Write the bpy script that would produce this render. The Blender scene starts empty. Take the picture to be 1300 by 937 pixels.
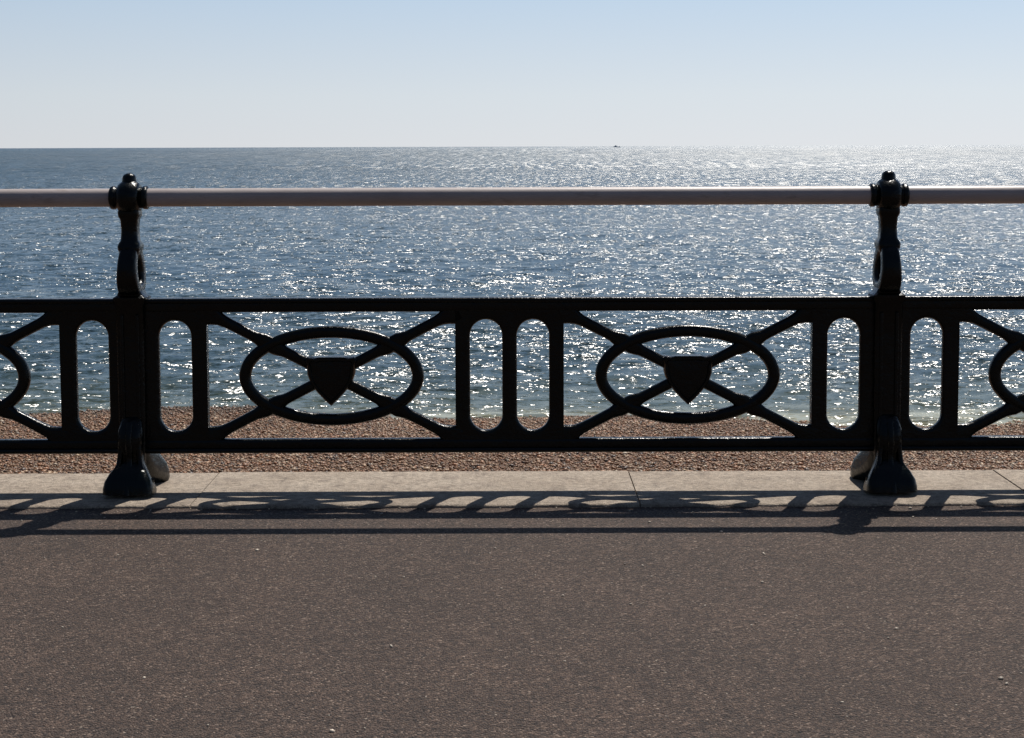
import bpy, bmesh, math, random
import numpy as np
from mathutils import Vector, Matrix
random.seed(4); rng = np.random.default_rng(7)
sc = bpy.context.scene
COL = sc.collection
R = math.radians
# ------------------------------------------------------------------ helpers
def tag(o, label=None, cat=None, group=None, kind=None):
    if label: o['label'] = label
    if cat: o['category'] = cat
    if group: o['group'] = group
    if kind: o['kind'] = kind
    return o

def link_bm(name, bm, m, parent=None, smooth=True, angle=40):
    bmesh.ops.recalc_face_normals(bm, faces=bm.faces[:])
    me = bpy.data.meshes.new(name); bm.to_mesh(me); bm.free()
    me.materials.append(m)
    if smooth:
        me.polygons.foreach_set('use_smooth', [True]*len(me.polygons))
        try: me.set_sharp_from_angle(angle=R(angle))
        except Exception: pass
    o = bpy.data.objects.new(name, me); COL.objects.link(o)
    if parent: o.parent = parent
    return o

def np_mesh(name, co, faces, m, smooth=True, kind=None):
    me = bpy.data.meshes.new(name)
    nv = len(co); nf = len(faces); k = faces.shape[1]
    me.vertices.add(nv); me.vertices.foreach_set('co', co.astype(np.float32).ravel())
    me.loops.add(nf*k); me.loops.foreach_set('vertex_index', faces.astype(np.int32).ravel())
    me.polygons.add(nf); me.polygons.foreach_set('loop_start', np.arange(0, nf*k, k, dtype=np.int32))
    me.polygons.foreach_set('use_smooth', np.full(nf, smooth))
    me.update(calc_edges=True); me.validate()
    me.materials.append(m)
    o = bpy.data.objects.new(name, me); COL.objects.link(o)
    if kind: o['kind'] = kind
    return o

def rrect(hw, hd, r, n=3):
    r = min(r, hw*0.98, hd*0.98)
    P = []
    for (cx, cy, a0) in ((hw-r, hd-r, 0), (-hw+r, hd-r, 90), (-hw+r, -hd+r, 180), (hw-r, -hd+r, 270)):
        for i in range(n+1):
            a = R(a0 + 90*i/n)
            P.append((cx+r*math.cos(a), cy+r*math.sin(a)))
    return P

def sweep(bm, pts, nrm, hw, hd, r=0.006, closed=False, prof=None, n=4):
    pts = [Vector(p) for p in pts]; nrm = Vector(nrm).normalized()
    N = len(pts); rings = []
    for i, p in enumerate(pts):
        if closed: t = pts[(i+1) % N]-pts[i-1]
        else: t = pts[min(i+1, N-1)]-pts[max(i-1, 0)]
        t.normalize(); side = nrm.cross(t).normalized()
        w = hw[i] if isinstance(hw, (list, tuple)) else hw
        d = hd[i] if isinstance(hd, (list, tuple)) else hd
        pr = prof if prof else rrect(w, d, r, n)
        rings.append([bm.verts.new(p+side*a+nrm*b) for a, b in pr])
    K = len(rings[0])
    for i in range(N if closed else N-1):
        A, B = rings[i], rings[(i+1) % N]
        for k in range(K):
            bm.faces.new((A[k], A[(k+1) % K], B[(k+1) % K], B[k]))
    if not closed:
        bm.faces.new(rings[0]); bm.faces.new(rings[-1])

def lathe(bm, prof, centre, axis='X', n=28):
    c = Vector(centre); rings = []
    for t, r in prof:
        ring = []
        for k in range(n):
            a = 2*math.pi*k/n
            if axis == 'X': v = Vector((t, r*math.cos(a), r*math.sin(a)))
            else: v = Vector((r*math.cos(a), r*math.sin(a), t))
            ring.append(bm.verts.new(c+v))
        rings.append(ring)
    for A, B in zip(rings, rings[1:]):
        for k in range(n):
            bm.faces.new((A[k], A[(k+1) % n], B[(k+1) % n], B[k]))
    bm.faces.new(rings[0]); bm.faces.new(rings[-1])

def box(bm, x0, x1, y0, y1, z0, z1, bev=0.0, seg=2):
    vs = [bm.verts.new((x, y, z)) for x in (x0, x1) for y in (y0, y1) for z in (z0, z1)]
    F = [(0,1,3,2),(4,6,7,5),(0,4,5,1),(2,3,7,6),(0,2,6,4),(1,5,7,3)]
    fs = [bm.faces.new([vs[i] for i in f]) for f in F]
    if bev:
        es = list({e for f in fs for e in f.edges})
        bmesh.ops.bevel(bm, geom=es, offset=bev, segments=seg, affect='EDGES', profile=0.5)

# ------------------------------------------------------------------ materials
class NT:
    def __init__(s, name, tree=None):
        if tree: s.t = tree; return
        s.m = bpy.data.materials.new(name); s.m.use_nodes = True
        s.t = s.m.node_tree; s.t.nodes.clear()
        s.out = s.t.nodes.new('ShaderNodeOutputMaterial')
        s.b = s.t.nodes.new('ShaderNodeBsdfPrincipled')
        s.t.links.new(s.b.outputs[0], s.out.inputs[0])
    def n(s, typ, **kw):
        x = s.t.nodes.new(typ)
        for k, v in kw.items():
            if k.startswith('i_'):
                key = k[2:]
                key = int(key) if key.isdigit() else key.replace('_', ' ')
                x.inputs[key].default_value = v
            else: setattr(x, k, v)
        return x
    def l(s, a, b): s.t.links.new(a, b)
    def pos(s, scale=(1, 1, 1), rot=(0, 0, 0), obj=False):
        g = s.n('ShaderNodeTexCoord').outputs['Object'] if obj else s.n('ShaderNodeNewGeometry').outputs['Position']
        mp = s.n('ShaderNodeMapping'); mp.inputs['Scale'].default_value = scale; mp.inputs['Rotation'].default_value = rot
        s.l(g, mp.inputs[0]); return mp.outputs[0]
    def noise(s, vec, scale, detail=3, rough=.55):
        x = s.n('ShaderNodeTexNoise', i_Scale=scale, i_Detail=detail, i_Roughness=rough)
        s.l(vec, x.inputs['Vector']); return x
    def ramp(s, fac, stops):
        x = s.n('ShaderNodeValToRGB'); e = x.color_ramp.elements
        while len(e) < len(stops): e.new(.5)
        for i, (p, c) in enumerate(stops):
            e[i].position = p; e[i].color = (c, c, c, 1) if isinstance(c, (int, float)) else (*c, 1)
        s.l(fac, x.inputs[0]); return x.outputs[0]
    def mix(s, fac, a, b, mode='MIX'):
        x = s.n('ShaderNodeMix', data_type='RGBA', blend_type=mode)
        for v, k in ((fac, 0), (a, 6), (b, 7)):
            if hasattr(v, 'links'): s.l(v, x.inputs[k])
            else: x.inputs[k].default_value = v if k == 0 else (*v, 1)
        return x.outputs[2]
    def math(s, op, a, b=0.0, clamp=False):
        x = s.n('ShaderNodeMath', operation=op, use_clamp=clamp)
        for v, k in ((a, 0), (b, 1)):
            if hasattr(v, 'links'): s.l(v, x.inputs[k])
            else: x.inputs[k].default_value = v
        return x.outputs[0]
    def mr(s, v, a, b, c=0.0, d=1.0):
        x = s.n('ShaderNodeMapRange', i_1=a, i_2=b, i_3=c, i_4=d); s.l(v, x.inputs[0]); return x.outputs[0]
    def bump(s, h, dist, strength=1.0, normal=None):
        x = s.n('ShaderNodeBump', i_Strength=strength, i_Distance=dist); s.l(h, x.inputs['Height'])
        if normal: s.l(normal, x.inputs['Normal'])
        return x.outputs[0]

def mat_iron():
    s = NT('glossy dark green iron paint'); v = s.pos(obj=True)
    n1 = s.noise(v, 9, 4); n2 = s.noise(v, 70, 3); n3 = s.noise(v, 24, 5, .65)
    c = s.mix(s.ramp(n1.outputs[0], [(.35, 0), (.7, 1)]), (.0003, .0010, .0010), (.0006, .0028, .0025))
    c = s.mix(s.ramp(n3.outputs[0], [(.66, 0), (.74, .6)]), c, (.004, .0025, .0018))
    s.l(c, s.b.inputs['Base Color'])
    s.l(s.ramp(n3.outputs[0], [(.3, .19), (.75, .30)]), s.b.inputs['Roughness'])
    b = s.bump(n3.outputs[0], .010, .45); b = s.bump(n2.outputs[0], .0024, .5, b)
    s.l(b, s.b.inputs['Normal']); s.b.inputs['Specular IOR Level'].default_value = .30
    return s.m

def mat_handrail():
    s = NT('weathered grey brown rail paint'); v = s.pos((.35, 1, 1)); v2 = s.pos()
    n1 = s.noise(v, 14, 5, .65); n2 = s.noise(v2, 120, 2)
    c = s.mix(s.ramp(n1.outputs[0], [(.3, 0), (.7, 1)]), (.38, .33, .315), (.50, .44, .42))
    c = s.mix(s.ramp(n1.outputs[0], [(.60, 0), (.68, .5)]), c, (.22, .17, .14))
    s.l(c, s.b.inputs['Base Color']); s.b.inputs['Roughness'].default_value = .45
    b = s.bump(n1.outputs[0], .002, .4); b = s.bump(n2.outputs[0], .001, .3, b); s.l(b, s.b.inputs['Normal'])
    return s.m

def mat_asphalt():
    s = NT('worn brown asphalt'); v = s.pos()
    vo = s.n('ShaderNodeTexVoronoi', i_Scale=180.0); s.l(v, vo.inputs['Vector'])
    vd = s.n('ShaderNodeTexVoronoi', i_Scale=85.0); s.l(v, vd.inputs['Vector'])
    big = s.noise(v, 1.6, 5, .6); mid = s.noise(v, 24, 4, .7); fin = s.noise(v, 300, 3, .7)
    sep = s.n('ShaderNodeSeparateColor'); s.l(vo.outputs['Color'], sep.inputs[0])
    c = s.ramp(sep.outputs[0], [(0, (.014, .008, .006)), (.45, (.076, .047, .033)), (.8, (.130, .082, .058)), (.95, (.21, .14, .10)), (1, (.40, .30, .23))])
    c = s.mix(.15, c, (.088, .054, .039))
    c = s.mix(1.0, c, s.ramp(big.outputs[0], [(.3, .82), (.7, 1.18)]), 'MULTIPLY')
    c = s.mix(1.0, c, s.ramp(mid.outputs[0], [(.3, .72), (.7, 1.25)]), 'MULTIPLY')
    se2 = s.n('ShaderNodeSeparateColor'); s.l(vd.outputs['Color'], se2.inputs[0])
    chip = s.math('MULTIPLY', s.ramp(se2.outputs[1], [(.986, 0), (.991, .9)]), s.ramp(vd.outputs['Distance'], [(.2, 1), (.35, 0)]))
    c = s.mix(chip, c, (.46, .38, .30))
    s.l(c, s.b.inputs['Base Color']); s.b.inputs['Roughness'].default_value = .75
    h = s.math('ADD', s.math('MULTIPLY', vo.outputs['Distance'], -1.2), s.math('MULTIPLY', fin.outputs[0], .8))
    h = s.math('ADD', h, s.math('MULTIPLY', mid.outputs[0], 1.6))
    s.l(s.bump(h, .009, 1.0), s.b.inputs['Normal'])
    return s.m

def mat_kerb():
    s = NT('weathered pale kerb concrete'); v = s.pos()
    n1 = s.noise(v, 3, 6, .65); n2 = s.noise(v, 38, 5, .7); n3 = s.noise(v, 190, 3, .7); n4 = s.noise(v, 9, 6, .7)
    c = s.mix(s.ramp(n1.outputs[0], [(.3, 0), (.7, 1)]), (.36, .285, .215), (.49, .41, .325))
    c = s.mix(s.ramp(n4.outputs[0], [(.50, 0), (.62, .6)]), c, (.23, .18, .14))
    c = s.mix(1.0, c, s.ramp(n2.outputs[0], [(.3, .55), (.6, 1.1)]), 'MULTIPLY')
    c = s.mix(1.0, c, s.ramp(n3.outputs[0], [(.3, .6), (.65, 1.15)]), 'MULTIPLY')
    s.l(c, s.b.inputs['Base Color']); s.b.inputs['Roughness'].default_value = .85
    b = s.bump(n2.outputs[0], .016, .8); b = s.bump(n3.outputs[0], .006, .8, b); s.l(b, s.b.inputs['Normal'])
    return s.m

def mat_beach():
    s = NT('shingle ground'); v = s.pos()
    vo = s.n('ShaderNodeTexVoronoi', i_Scale=50.0); s.l(v, vo.inputs['Vector'])
    sep = s.n('ShaderNodeSeparateColor'); s.l(vo.outputs['Color'], sep.inputs[0])
    c = s.ramp(sep.outputs[0], [(0, (.06, .03, .018)), (.5, (.18, .09, .045)), (1, (.32, .18, .10))])
    s.l(c, s.b.inputs['Base Color']); s.b.inputs['Roughness'].default_value = .7
    s.l(s.bump(s.math('MULTIPLY', vo.outputs['Distance'], -1.0), .03, 1), s.b.inputs['Normal'])
    return s.m

def mat_pebble(name='flint pebbles'):
    s = NT(name)
    a = s.n('ShaderNodeAttribute', attribute_name='Col'); s.l(a.outputs['Color'], s.b.inputs['Base Color'])
    s.b.inputs['Roughness'].default_value = .5
    return s.m

def mat_sea():
    s = NT('sunlit sea water')
    g = s.n('ShaderNodeNewGeometry'); sx = s.n('ShaderNodeSeparateXYZ'); s.l(g.outputs['Position'], sx.inputs[0])
    yy = sx.outputs['Y']
    layers = [
        ((.5, 1, 1), 18.0, 2, 2.4, 12),
        ((.4, 1, 1), 5.5, 2, 2.4, -9),
        ((.4, 1, 1), 2.0, 3, 1.0, 7),
        ((.6, .5, 1), .35, 3, .35, -4)]
    acc = None
    for vec, scl, det, amp, rot in layers:
        n = s.noise(s.pos(vec, (0, 0, R(rot))), scl, det, .6)
        sub = s.n('ShaderNodeVectorMath', operation='SUBTRACT'); s.l(n.outputs['Color'], sub.inputs[0]); sub.inputs[1].default_value = (.5, .5, .5)
        mu = s.n('ShaderNodeVectorMath', operation='MULTIPLY'); s.l(sub.outputs[0], mu.inputs[0]); mu.inputs[1].default_value = (amp*.95, amp, 0)
        if acc is None: acc = mu.outputs[0]
        else:
            ad = s.n('ShaderNodeVectorMath', operation='ADD'); s.l(acc, ad.inputs[0]); s.l(mu.outputs[0], ad.inputs[1]); acc = ad.outputs[0]
    g2 = s.noise(s.pos((.5, .35, 1), (0, 0, R(5))), 1.0, 3, .7)
    f = s.mr(g2.outputs[0], .3, .7, .65, 1.35)
    far = s.ramp(s.mr(yy, 20, 260), [(0, 0), (.3, .5), (1, 1)])
    f = s.math('MULTIPLY', f, s.math('SUBTRACT', 1.0, s.math('MULTIPLY', far, .38)))
    lean = s.n('ShaderNodeCombineXYZ'); s.l(s.math('MULTIPLY', far, -.12), lean.inputs[1])
    sc_ = s.n('ShaderNodeVectorMath', operation='SCALE'); s.l(acc, sc_.inputs[0]); s.l(f, sc_.inputs['Scale'])
    pre = s.n('ShaderNodeVectorMath', operation='ADD'); s.l(sc_.outputs[0], pre.inputs[0]); s.l(lean.outputs[0], pre.inputs[1])
    # steep front faces of wavelets, running ashore: short crests close in, longer wave groups further out
    def crest(sxm, sym, y0, y1, y2, y3, lo, hi, amp=1.0):
        n = s.noise(s.pos((1/sxm, 1/sym, 0)), 1.0, 3, .75)
        m = s.ramp(n.outputs[0], [(lo, 0), (hi, amp)])
        m = s.math('MULTIPLY', m, s.mr(yy, y0, y1))
        if y3: m = s.math('MULTIPLY', m, s.mr(yy, y2, y3, 1, 0))
        return m, n.outputs['Color']
    m, col0 = crest(.24, .30, 16, 20, 40, 70, .56, .66, .9)
    wob = None
    for a in ((.40, 1.5, 34, 55, 90, 140, .51, .61), (.65, 5, 80, 120, 200, 300, .48, .57), (1.3, 18, 180, 280, 450, 650, .46, .54),
              (2.6, 65, 400, 600, 1000, 1500, .44, .52), (5.5, 280, 900, 1400, 0, 0, .42, .51)):
        mm, cc = crest(*a)
        m = s.math('MAXIMUM', m, mm)
        se = s.n('ShaderNodeSeparateColor'); s.l(cc, se.inputs[0])
        t_ = s.math('MULTIPLY', s.math('MULTIPLY', s.math('SUBTRACT', se.outputs[1], .48), 1.3), mm)
        wob = t_ if wob is None else s.math('ADD', wob, t_)
    cr = s.n('ShaderNodeCombineXYZ'); s.l(wob, cr.inputs[0]); s.l(s.math('MULTIPLY', m, -.46), cr.inputs[1])
    a2 = s.n('ShaderNodeVectorMath', operation='ADD'); s.l(pre.outputs[0], a2.inputs[0]); s.l(cr.outputs[0], a2.inputs[1])
    ad = s.n('ShaderNodeVectorMath', operation='ADD'); s.l(a2.outputs[0], ad.inputs[0]); s.l(g.outputs['Normal'], ad.inputs[1])
    no = s.n('ShaderNodeVectorMath', operation='NORMALIZE'); s.l(ad.outputs[0], no.inputs[0])
    s.l(no.outputs[0], s.b.inputs['Normal'])
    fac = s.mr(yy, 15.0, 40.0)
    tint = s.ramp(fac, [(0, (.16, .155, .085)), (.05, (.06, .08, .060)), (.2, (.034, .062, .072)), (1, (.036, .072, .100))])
    tint = s.mix(s.ramp(s.mr(yy, 60, 3000), [(0, 0), (.1, .4), (1, 1)]), tint, (.075, .14, .205))  # lighter, bluer base colour far out, standing in for horizon haze
    fn = s.noise(s.pos((.35, 1, 1)), 2.6, 6, .7)
    edge = s.mr(yy, 15.5, 16.4, .12, -.12)
    foam = s.ramp(s.math('ADD', fn.outputs[0], edge), [(.6, 0), (.68, .5)])
    c = s.mix(foam, tint, (.5, .51, .40))
    s.l(c, s.b.inputs['Base Color'])
    s.l(s.ramp(s.mr(yy, 20, 620), [(0, .22), (.2, .28), (.6, .36), (1, .40)]), s.b.inputs['Roughness'])
    s.b.inputs['IOR'].default_value = 1.34; s.b.inputs['Specular IOR Level'].default_value = .95
    return s.m

def plain(name, c, rough=.5, scale=20, var=.25):
    s = NT(name); n = s.noise(s.pos(obj=True), scale, 4)
    s.l(s.mix(n.outputs[0], tuple(x*(1-var) for x in c), tuple(x*(1+var) for x in c)), s.b.inputs['Base Color'])
    s.b.inputs['Roughness'].default_value = rough
    return s.m

IRON = mat_iron(); RAIL = mat_handrail(); ASPH = mat_asphalt(); KERB = mat_kerb()
BEACH = mat_beach(); PEB = mat_pebble(); SEA = mat_sea()

# ------------------------------------------------------------------ railing
PX = .003106; PZ = .00314
SPAN = 2.960; HALF = SPAN/2
ZC = .4525; ZT = .706; ZB = .203
def slot_plate(bm, xa, xb, za, zb, cx, rad, zl, zh, hd, r=.014):
    def arc(cz, a0, a1):
        A = [a0+(a1-a0)*i/20 for i in range(21)]
        for X in (xa, xb):
            for Z in (za, zb):
                a = math.degrees(math.atan2(Z-cz, X-cx)) % 360
                if a0 < a < a1: A.append(a)
        return sorted((a, cz) for a in A)
    pts = arc(zh-rad, 0, 180)+arc(zl+rad, 180, 360)
    loops = []
    for a, cz in pts:
        dx, dz = math.cos(R(a)), math.sin(R(a))
        ts = []
        if abs(dx) > 1e-6: ts.append(((xb if dx > 0 else xa)-cx)/dx)
        if abs(dz) > 1e-6: ts.append(((zb if dz > 0 else za)-cz)/dz)
        t = min(ts)
        P = lambda q, y: bm.verts.new((cx+dx*q, y, cz+dz*q))
        q = []
        q.append(P(t, -hd))
        for j in range(6):
            b = R(90*j/5); q.append(P(rad+r*(1-math.sin(b)), -hd+r*(1-math.cos(b))))
        for j in range(6):
            b = R(90-90*j/5); q.append(P(rad+r*(1-math.sin(b)), hd-r*(1-math.cos(b))))
        q.append(P(t, hd))
        loops.append(q)
    N = len(loops); K = len(loops[0])
    for i in range(N):
        A, B = loops[i], loops[(i+1) % N]
        for k in range(K):
            bm.faces.new((A[k], A[(k+1) % K], B[(k+1) % K], B[k]))

def build_panel(parent):
    bm = bmesh.new()
    L = HALF-.03
    def rail(z0, z1, fl0, fl1):
        zc = (z0+z1)/2
        sweep(bm, [(-L, 0, zc), (L, 0, zc)], (0, 1, 0), (z1-z0)/2, .0225, .012)
        zc = (fl0+fl1)/2
        sweep(bm, [(-L-.001, 0, zc), (L+.001, 0, zc)], (0, 1, 0), (fl1-fl0)/2, .034, .0095)
    rail(ZT, ZT+.048, ZT+.036, ZT+.056)
    rail(ZB-.046, ZB, ZB-.054, ZB-.034)
    p = link_bm('railing_panel', bm, IRON, parent)
    for s in (-1, 1):
        a, b = sorted((-.004*s, s*68.5*PX))
        bm = bmesh.new(); slot_plate(bm, a, b, ZB-.01, ZT+.01, s*29.7*PX, 20.3*PX, ZB+.032, ZT-.032, .0195 if s > 0 else .0190)
        link_bm('slotted_upright', bm, IRON, p, angle=50)
        a, b = sorted((s*382*PX, s*468*PX))
        bm = bmesh.new(); slot_plate(bm, a, b, ZB-.01, ZT+.01, s*422.5*PX, 20.3*PX, ZB+.032, ZT-.032, .0195)
        link_bm('slotted_upright', bm, IRON, p, angle=50)
        cx = s*225.5*PX
        bm = bmesh.new(); P = []
        for i in range(90):
            a = 2*math.pi*i/90; P.append((cx+.340*math.cos(a), 0, ZC+.174*math.sin(a)))
        sweep(bm, P, (0, 1, 0), .0235, .0225, .019, closed=True, n=6)
        link_bm('oval_ring', bm, IRON, p)
        for q, hd in ((-1, .0198), (1, .0190)):
            A = Vector((cx-157.5*PX, 0, (ZT+ZB)/2-q*(ZT-ZB)/2)); B = Vector((cx+157.5*PX, 0, (ZT+ZB)/2+q*(ZT-ZB)/2))
            d = (B-A).normalized(); Lh = (B-A).length/2; A = A-d*.012; B = B+d*.012
            n = 61; pts = []; w = []
            tr = 1/math.sqrt((d.x/.340)**2+(d.z/.174)**2)
            for i in range(n):
                f = i/(n-1); pt = A.lerp(B, f); pts.append(pt)
                r = (pt-(A+B)/2).length
                ww = .0215 + .030*math.exp(-((Lh-r)/.045)**2) if r < Lh else .0515
                e = max(0, abs(r-tr)-.03); ww += .010*math.exp(-(e/.022)**2)
                w.append(ww)
            bm = bmesh.new(); sweep(bm, pts, (0, 1, 0), w, hd, .016, n=6)
            link_bm('diagonal_bar', bm, IRON, p)
        def outline(k):
            pts = [(-.103, .066), (-.092, .077), (-.068, .072), (-.050, .077), (0, .077), (.050, .077), (.068, .072), (.092, .077), (.103, .066),
                   (.094, .048), (.092, .010), (.080, -.026), (.054, -.062), (.026, -.092), (0, -.116), (-.026, -.092), (-.054, -.062), (-.080, -.026), (-.092, .010), (-.094, .048)]
            return [(x*k, (z+.008)*k-.008) for x, z in pts]
        bm = bmesh.new()
        steps = [(1.0, .026), (1.0, -.028), (.95, -.034), (.84, -.034), (.80, -.028), (.3, -.031)]
        loops = [[bm.verts.new((cx+x, y, ZC+.000+z)) for x, z in outline(k)] for k, y in steps]
        bm.faces.new(loops[0]); bm.faces.new(loops[-1])
        for A_, B_ in zip(loops, loops[1:]):
            for k in range(len(A_)):
                bm.faces.new((A_[k], A_[(k+1) % len(A_)], B_[(k+1) % len(A_)], B_[k]))
        link_bm('shield', bm, IRON, p, angle=35)
    return p

def build_post(parent):
    bm = bmesh.new()
    sec = [(.07, .044, .045), (.13, .048, .05), (.20, .052, .05), (.60, .054, .048), (.735, .055, .048), (.750, .063, .056), (.768, .063, .056), (.777, .050, .045), (.80, .04, .05)]
    sweep(bm, [(0, 0, z) for z, _, _ in sec], (0, 1, 0), [a for _, a, _ in sec], [b for _, _, b in sec], .012)
    for x in (-.03, .03):
        sweep(bm, [(x, -.049, .22), (x, -.049, .70)], (0, 1, 0), .007, .006, .004)
        sweep(bm, [(x, .049, .22), (x, .049, .70)], (0, 1, 0), .007, .006, .004)
    p = link_bm('railing_post', bm, IRON, parent)
    # scrolled oval bracket, seen edge on: widest low down
    bm = bmesh.new(); P = []; HD = []; HW = []
    for i in range(44):
        a = 2*math.pi*i/44; sz_ = math.sin(a)
        P.append((0, (.064-.010*sz_)*math.cos(a), .874+.080*sz_)); HD.append(.038-.005*sz_); HW.append(.027)
    sweep(bm, P, (1, 0, 0), HW, HD, .016, closed=True)
    link_bm('oval_bracket', bm, IRON, p)
    bm = bmesh.new()
    sec = [(.935, .036, .045), (.955, .042, .050), (.968, .044, .050), (.978, .041, .044), (.990, .034, .036), (1.03, .032, .033), (1.07, .034, .035), (1.085, .041, .040), (1.10, .042, .042), (1.115, .038, .04), (1.13, .03, .035)]
    sweep(bm, [(0, 0, z) for z, _, _ in sec], (0, 1, 0), [a for _, a, _ in sec], [b for _, _, b in sec], .018, n=5)
    link_bm('neck', bm, IRON, p)
    bm = bmesh.new()
    lathe(bm, [(-.042, .040), (-.042, .050), (-.037, .057), (-.022, .066), (0, .069), (.022, .066), (.037, .057), (.042, .050), (.042, .040)], (0, 0, 1.156))
    link_bm('rail_socket', bm, IRON, p)
    bm = bmesh.new()
    lathe(bm, [(-.02, .036), (-.004, .030), (.004, .0275), (.012, .027), (.019, .0255), (.026, .021), (.031, .012), (.033, .002)], (0, 0, 1.219), 'Z', 20)
    link_bm('finial', bm, IRON, p)
    for s in (-1, 1):
        bm = bmesh.new()
        pr = [(.040, .041), (.050, .041), (.053, .043), (.056, .0455), (.068, .0455), (.072, .043), (.074, .039)]
        lathe(bm, [(s*a, b) for a, b in pr], (0, 0, 1.156))
        link_bm('collar', bm, IRON, p)
    bm = bmesh.new()
    pts = [(0, -.020, .30), (0, -.046, .280), (0, -.068, .245), (0, -.074, .205), (0, -.066, .165), (0, -.058, .13), (0, -.066, .098), (0, -.084, .070), (0, -.096, .046), (0, -.102, .026), (0, -.104, .008)]
    hx = [.030, .041, .049, .050, .043, .046, .060, .078, .092, .097, .097]; hy = [.012, .022, .032, .036, .032, .038, .048, .054, .058, .060, .060]
    sweep(bm, pts, (1, 0, 0), hy, hx, .030, n=6)
    rp = [(0, -.082, .275), (0, -.102, .235), (0, -.107, .200), (0, -.096, .155), (0, -.098, .125), (0, -.118, .092), (0, -.140, .064), (0, -.153, .036), (0, -.158, .010)]
    sweep(bm, rp, (1, 0, 0), .010, .013, .009, n=4)
    for sx_ in (-1, 1):
        rp2 = [(sx_*.034, -.092, .225), (sx_*.036, -.090, .165), (sx_*.042, -.096, .118), (sx_*.062, -.118, .082), (sx_*.078, -.136, .048), (sx_*.084, -.144, .012)]
        sweep(bm, rp2, (1, 0, 0), .010, .010, .008, n=4)
        lathe(bm, [(0, .014), (.012, .014), (.016, .010)], (sx_*.080, -.09, .048), 'Z', 6)
    link_bm('front_foot', bm, IRON, p)
    # rear foot: rounded brace that slopes from the post to the seaward edge and merges with the foot in front
    bm = bmesh.new()
    pts = [(0, -.01, .24), (0, .002, .195), (0, .020, .150), (0, .048, .112), (0, .084, .086), (0, .120, .066), (0, .152, .048), (0, .176, .028), (0, .184, .006)]
    hx = [.044, .052, .060, .068, .076, .083, .088, .090, .090]; hy = [.04, .054, .064, .066, .064, .060, .056, .052, .050]
    sweep(bm, pts, (1, 0, 0), hy, hx, .044, n=8)
    sweep(bm, [(0, .045, .215), (0, .075, .170), (0, .110, .142), (0, .150, .118), (0, .190, .084), (0, .222, .045), (0, .236, .008)], (1, 0, 0), .010, .018, .009, n=4)
    link_bm('rear_foot', bm, IRON, p)
    return p

def copy_tree(o, parent):
    c = o.copy(); COL.objects.link(c); c.parent = parent
    for ch in [x for x in bpy.data.objects if x.parent == o]: copy_tree(ch, c)
    return c

root = bpy.data.objects.new('seafront_railing', None); COL.objects.link(root)
tag(root, 'dark green cast iron seafront railing with ovals and shields under a grey handrail', 'railing')
CX = -.011
panel = build_panel(root); post = build_post(root)
for k in (-1, 0, 1):
    q = panel if k == -1 else copy_tree(panel, root)
    q.location = (CX+k*(SPAN-.010), 0, 0)
for k in range(4):
    q = post if k == 0 else copy_tree(post, root)
    q.location = (CX+(k-1.5)*SPAN, 0, 0)
bm = bmesh.new(); LR = HALF-.043
lathe(bm, [(-LR, .0355), (LR, .0355)], (0, 0, 0), n=56)
hr = link_bm('handrail', bm, RAIL, root)
for k in (-1, 0, 1):
    q = hr if k == -1 else copy_tree(hr, root)
    q.location = (CX+k*SPAN, 0, 1.156)

# ------------------------------------------------------------------ promenade and kerb
bm = bmesh.new()
vs = [bm.verts.new(p) for p in ((-60, -40, -.012), (60, -40, -.012), (60, -.2, -.012), (-60, -.2, -.012))]
bm.faces.new(vs)
o = link_bm('promenade', bm, ASPH, None, smooth=False); tag(o, kind='structure')

joints = [-60, -13.4, -11.7, -10, -8.2, -6.5, -4.72, -2.98, -1.222, .482, 2.0, 3.66, 5.4, 7.1, 8.8, 10.5, 12.2, 60]
bm = bmesh.new()
for a, b in zip(joints, joints[1:]):
    f = -.272+random.uniform(-.006, .006); top = random.uniform(-.002, .001); bk = .325+random.uniform(-.004, .004)
    n = max(2, int((b-a)/.04)) if b-a < 3 else 2
    rings = []
    for i in range(n+1):
        x = a+.0025+(b-a-.005)*i/n
        w1 = random.uniform(-.006, .006) if 0 < i < n else 0; w2 = random.uniform(-.004, .004)
        r = .006+abs(w1)*.6
        rings.append([bm.verts.new((x, y, z)) for y, z in ((f+w1, -.22), (f+w1, top-r), (f+w1+r*.4, top-r*.35), (f+w1+r*1.4, top), (bk+w2-.008, top), (bk+w2-.002, top-.002), (bk+w2, top-.008), (bk+w2, -.22))])
    for A, B in zip(rings, rings[1:]):
        for k in range(8): bm.faces.new((A[k], A[(k+1) % 8], B[(k+1) % 8], B[k]))
    bm.faces.new(rings[0]); bm.faces.new(rings[-1])
o = link_bm('kerb', bm, KERB, None, angle=60); tag(o, kind='structure')
bm = bmesh.new(); box(bm, -60, 60, -.24, .30, -2.6, -.03)
o = link_bm('sea_wall', bm, KERB, None, smooth=False); tag(o, 'pale concrete sea wall under the kerb', 'wall', kind='structure')

# ------------------------------------------------------------------ beach
SL = -.094
def beach_z(x, y): return -1.0+SL*y+.05*np.sin(x*.35+y*.2)+.035*np.sin(x*.83-y*.5+1)
xs = np.concatenate([np.linspace(-400, -16, 20), np.linspace(-15, 15, 150), np.linspace(16, 400, 20)])
ys = np.concatenate([np.linspace(.28, 18, 100), np.linspace(18.5, 80, 20)])
X, Y = np.meshgrid(xs, ys); Z = beach_z(X, Y)
def grid_faces(nr, nc):
    i = np.arange(nr*nc).reshape(nr, nc)
    return np.stack([i[:-1, :-1].ravel(), i[:-1, 1:].ravel(), i[1:, 1:].ravel(), i[1:, :-1].ravel()], 1)
o = np_mesh('beach', np.stack([X.ravel(), Y.ravel(), Z.ravel()], 1), grid_faces(*X.shape), BEACH, True, 'structure')

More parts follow.
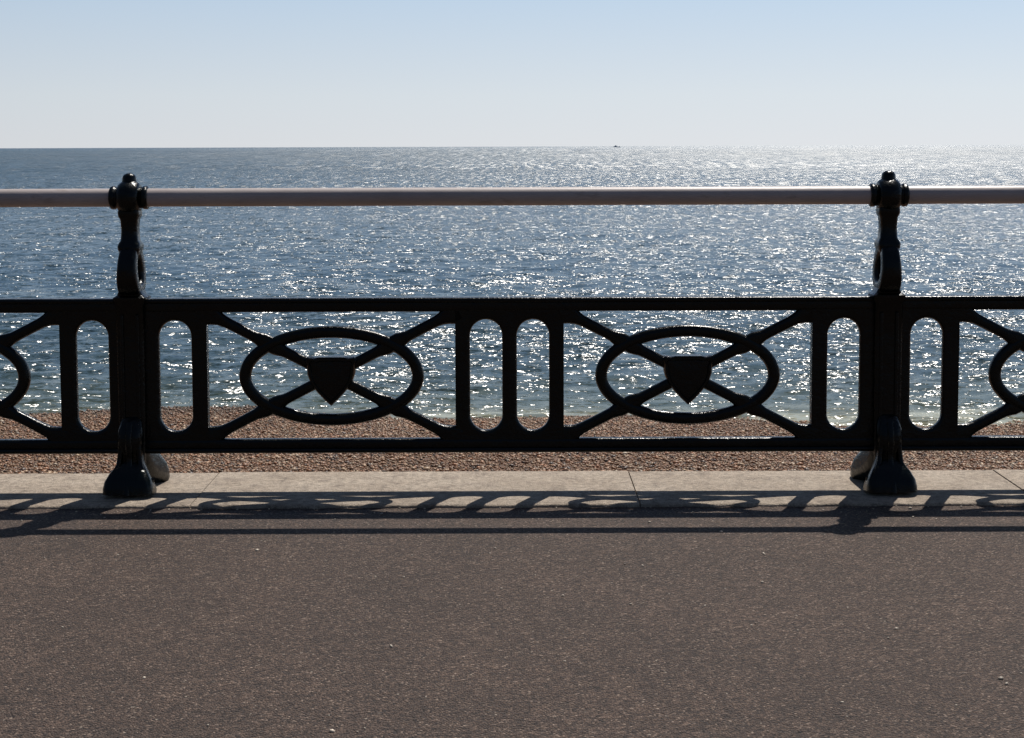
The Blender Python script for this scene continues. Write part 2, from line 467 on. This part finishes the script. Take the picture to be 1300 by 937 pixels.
t = bmesh.new(); bmesh.ops.create_icosphere(t, subdivisions=1, radius=1)
t.verts.ensure_lookup_table()
bv = np.array([v.co[:] for v in t.verts]); bf = np.array([[v.index for v in f.verts] for f in t.faces]); t.free()
def scatter(name, px, py, pz, sz, pc, m):
    NP = len(px)
    scl = np.stack([sz*rng.uniform(.8, 1.5, NP), sz*rng.uniform(.7, 1.2, NP), sz*rng.uniform(.45, .85, NP)], 1)
    ang = rng.uniform(0, 2*np.pi, NP); tl = rng.normal(0, .35, NP)
    V = bv[None]*scl[:, None]*(1+rng.uniform(-.12, .12, (NP, len(bv), 1)))
    x_, y_, z_ = V[..., 0], V[..., 1], V[..., 2]
    ct, st = np.cos(tl)[:, None], np.sin(tl)[:, None]
    x2, z2 = x_*ct-z_*st, x_*st+z_*ct
    ca, sa = np.cos(ang)[:, None], np.sin(ang)[:, None]
    V = np.stack([x2*ca-y_*sa+px[:, None], x2*sa+y_*ca+py[:, None], z2+pz[:, None]], -1)
    F = bf[None]+(np.arange(NP)*len(bv))[:, None, None]
    o = np_mesh(name, V.reshape(-1, 3), F.reshape(-1, 3), m, True, 'stuff')
    pcv = np.repeat(np.concatenate([pc, np.ones((NP, 1))], 1), len(bv), 0)
    ca_ = o.data.color_attributes.new('Col', 'FLOAT_COLOR', 'POINT')
    ca_.data.foreach_set('color', pcv.astype(np.float32).ravel())
    return o
NP = 150000
px = rng.uniform(-9.5, 9.5, NP); py = rng.uniform(7.6, 16.5, NP)
sz = np.clip(rng.lognormal(-4.55, .42, NP), .005, .034)
pal = np.array([(.37, .205, .105), (.27, .135, .06), (.48, .33, .20), (.09, .05, .03), (.38, .17, .075), (.27, .18, .11), (.6, .49, .36)])
ci = rng.choice(len(pal), NP, p=[.25, .26, .11, .13, .17, .06, .02])
pc = pal[ci]*rng.uniform(.5, 1.0, (NP, 1))
wet = np.clip((py-14.8)/.9, 0, 1)[:, None]; pc = pc*(1-.5*wet)
o = scatter('beach_pebbles', px, py, beach_z(px, py)+sz*.25+rng.uniform(0, .008, NP), sz, pc, PEB)
tag(o, 'brown and tan shingle pebbles covering the beach behind the railing', 'pebbles')
NG = 560
gx = rng.uniform(-4, 4, NG); gy = np.where(rng.random(NG) < .35, -.27-rng.exponential(.06, NG), rng.uniform(-3.2, -.3, NG)); gs = np.clip(rng.lognormal(-5.9, .4, NG), .0015, .007)
gc = np.array([.52, .44, .35])*rng.uniform(.5, 1.25, (NG, 1))
o = scatter('grit', gx, gy, -.012+gs*.3, gs, gc, PEB)
tag(o, 'small pale grit and chippings lying on the brown tarmac', 'grit')

# ------------------------------------------------------------------ sea
SEAZ = -2.43
NR, NC = 1300, 620
yy = 14.0+np.concatenate([[0], np.cumsum(np.geomspace(.055, 380, NR-1))])
sarr = np.linspace(-1, 1, NC)
Y, S = np.meshgrid(yy, sarr, indexing='ij'); X = S*(Y*.8+6)
dy = np.gradient(yy)[:, None]*np.ones_like(S); dx = (Y*.8+6)*2/NC
sp = np.maximum(dy*.8, dx)
H = np.zeros_like(X)
for i in range(54):
    lam = .4*(7/.4)**(i/53.); k = 2*np.pi/lam
    th = R(-90+rng.normal(12, 38)); amp = .0085*lam**.6*rng.uniform(.5, 1.3)*(.25 if lam > 1.6 else 1)
    w = np.clip((lam/sp-3)/3, 0, 1)
    ph = k*(X*np.cos(th)+Y*np.sin(th))+rng.uniform(0, 6.28)
    H += w*amp*(np.sin(ph)+.25*np.sin(2*ph+1.2))
H *= np.clip((Y-13)/8, .35, 1)
print('sea rows to', yy[-1], 'height std', H[:400].std())
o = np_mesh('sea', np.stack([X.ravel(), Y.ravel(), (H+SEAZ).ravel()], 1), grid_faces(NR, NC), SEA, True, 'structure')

# ------------------------------------------------------------------ distant boat
HULL = plain('haze tinted blue grey hull paint', (.6, .65, .72)); CAB = plain('haze tinted cabin paint', (.7, .72, .75))  # both colours lightened to paint in the distance haze
boat = bpy.data.objects.new('distant_boat', None); COL.objects.link(boat); boat.location = (341, 5000, SEAZ)
tag(boat, 'tiny distant boat on the horizon right of centre, above the handrail', 'boat')
bm = bmesh.new()
secs = [(-11, 1.6, 2.2), (-8, 2.4, 2.0), (0, 2.7, 1.9), (6, 2.2, 2.3), (10, .9, 3.0), (12, .1, 3.4)]
rg = []
for x, w, h in secs: rg.append([bm.verts.new((x, -w, h)), bm.verts.new((x, w, h)), bm.verts.new((x*.93, w*.55, -.6)), bm.verts.new((x*.93, -w*.55, -.6))])
for A, B in zip(rg, rg[1:]):
    for k in range(4): bm.faces.new((A[k], A[(k+1) % 4], B[(k+1) % 4], B[k]))
bm.faces.new(rg[0]); bm.faces.new(rg[-1])
link_bm('hull', bm, HULL, boat)
bm = bmesh.new(); box(bm, -7, 1, -1.7, 1.7, 1.95, 4.6, .3); box(bm, -5, -1, -1.3, 1.3, 4.5, 6.2, .2); link_bm('cabin', bm, CAB, boat)
bm = bmesh.new(); lathe(bm, [(0, .15), (6.5, .06)], (3, 0, 1.95), 'Z', 8); link_bm('mast', bm, HULL, boat)

# ------------------------------------------------------------------ light, world, camera
el, az = R(59.4), R(25.1)
sdir = Vector((math.sin(az)*math.cos(el), math.cos(az)*math.cos(el), math.sin(el)))
sl = bpy.data.lights.new('sun', 'SUN'); sl.energy = 5.0; sl.angle = R(.53); sl.color = (1, .95, .88)
so = bpy.data.objects.new('sun', sl); COL.objects.link(so); so.rotation_euler = sdir.to_track_quat('Z', 'Y').to_euler()
w = bpy.data.worlds.new('World'); sc.world = w; w.use_nodes = True
s = NT('', w.node_tree); bg = w.node_tree.nodes['Background']
sk = s.n('ShaderNodeTexSky', sky_type='NISHITA', sun_disc=False)
sk.sun_elevation = el; sk.sun_rotation = az; sk.air_density = 1.0; sk.dust_density = .6; sk.ozone_density = 1.5; sk.altitude = 0
STR = .05
tc = s.n('ShaderNodeTexCoord'); sp3 = s.n('ShaderNodeSeparateXYZ'); s.l(tc.outputs['Generated'], sp3.inputs[0])
hz = s.ramp(s.mr(sp3.outputs['Z'], -.02, .22), [(0, (.70, .73, .775)), (.085, (.73, .755, .785)), (.22, (.69, .75, .80)), (.47, (.54, .67, .815)), (.75, (.36, .52, .74)), (1, (.24, .38, .66))])
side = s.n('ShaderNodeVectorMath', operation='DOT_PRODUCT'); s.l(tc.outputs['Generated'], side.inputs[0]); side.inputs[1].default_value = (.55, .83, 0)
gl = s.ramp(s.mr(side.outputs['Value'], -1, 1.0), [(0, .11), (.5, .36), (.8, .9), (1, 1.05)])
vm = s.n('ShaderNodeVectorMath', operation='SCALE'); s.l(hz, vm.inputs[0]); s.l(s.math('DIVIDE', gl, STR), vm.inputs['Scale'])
mixf = s.mr(sp3.outputs['Z'], .15, .55)
fin = s.mix(mixf, vm.outputs[0], sk.outputs[0])
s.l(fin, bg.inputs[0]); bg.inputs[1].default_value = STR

cam = bpy.data.cameras.new('camera'); co = bpy.data.objects.new('camera', cam); COL.objects.link(co)
cam.sensor_width = 36; cam.sensor_fit = 'HORIZONTAL'; cam.lens = 1951/1300*36; cam.shift_y = -129/1300
cam.clip_end = 200000; cam.clip_start = .05
co.matrix_world = Matrix.Translation((0, -6, 1.35)) @ Matrix.Rotation(R(90-4.5), 4, 'X') @ Matrix.Rotation(R(-.2), 4, 'Z')
sc.camera = co
sc.view_settings.view_transform = 'Standard'; sc.view_settings.look = 'None'; sc.view_settings.exposure = 0
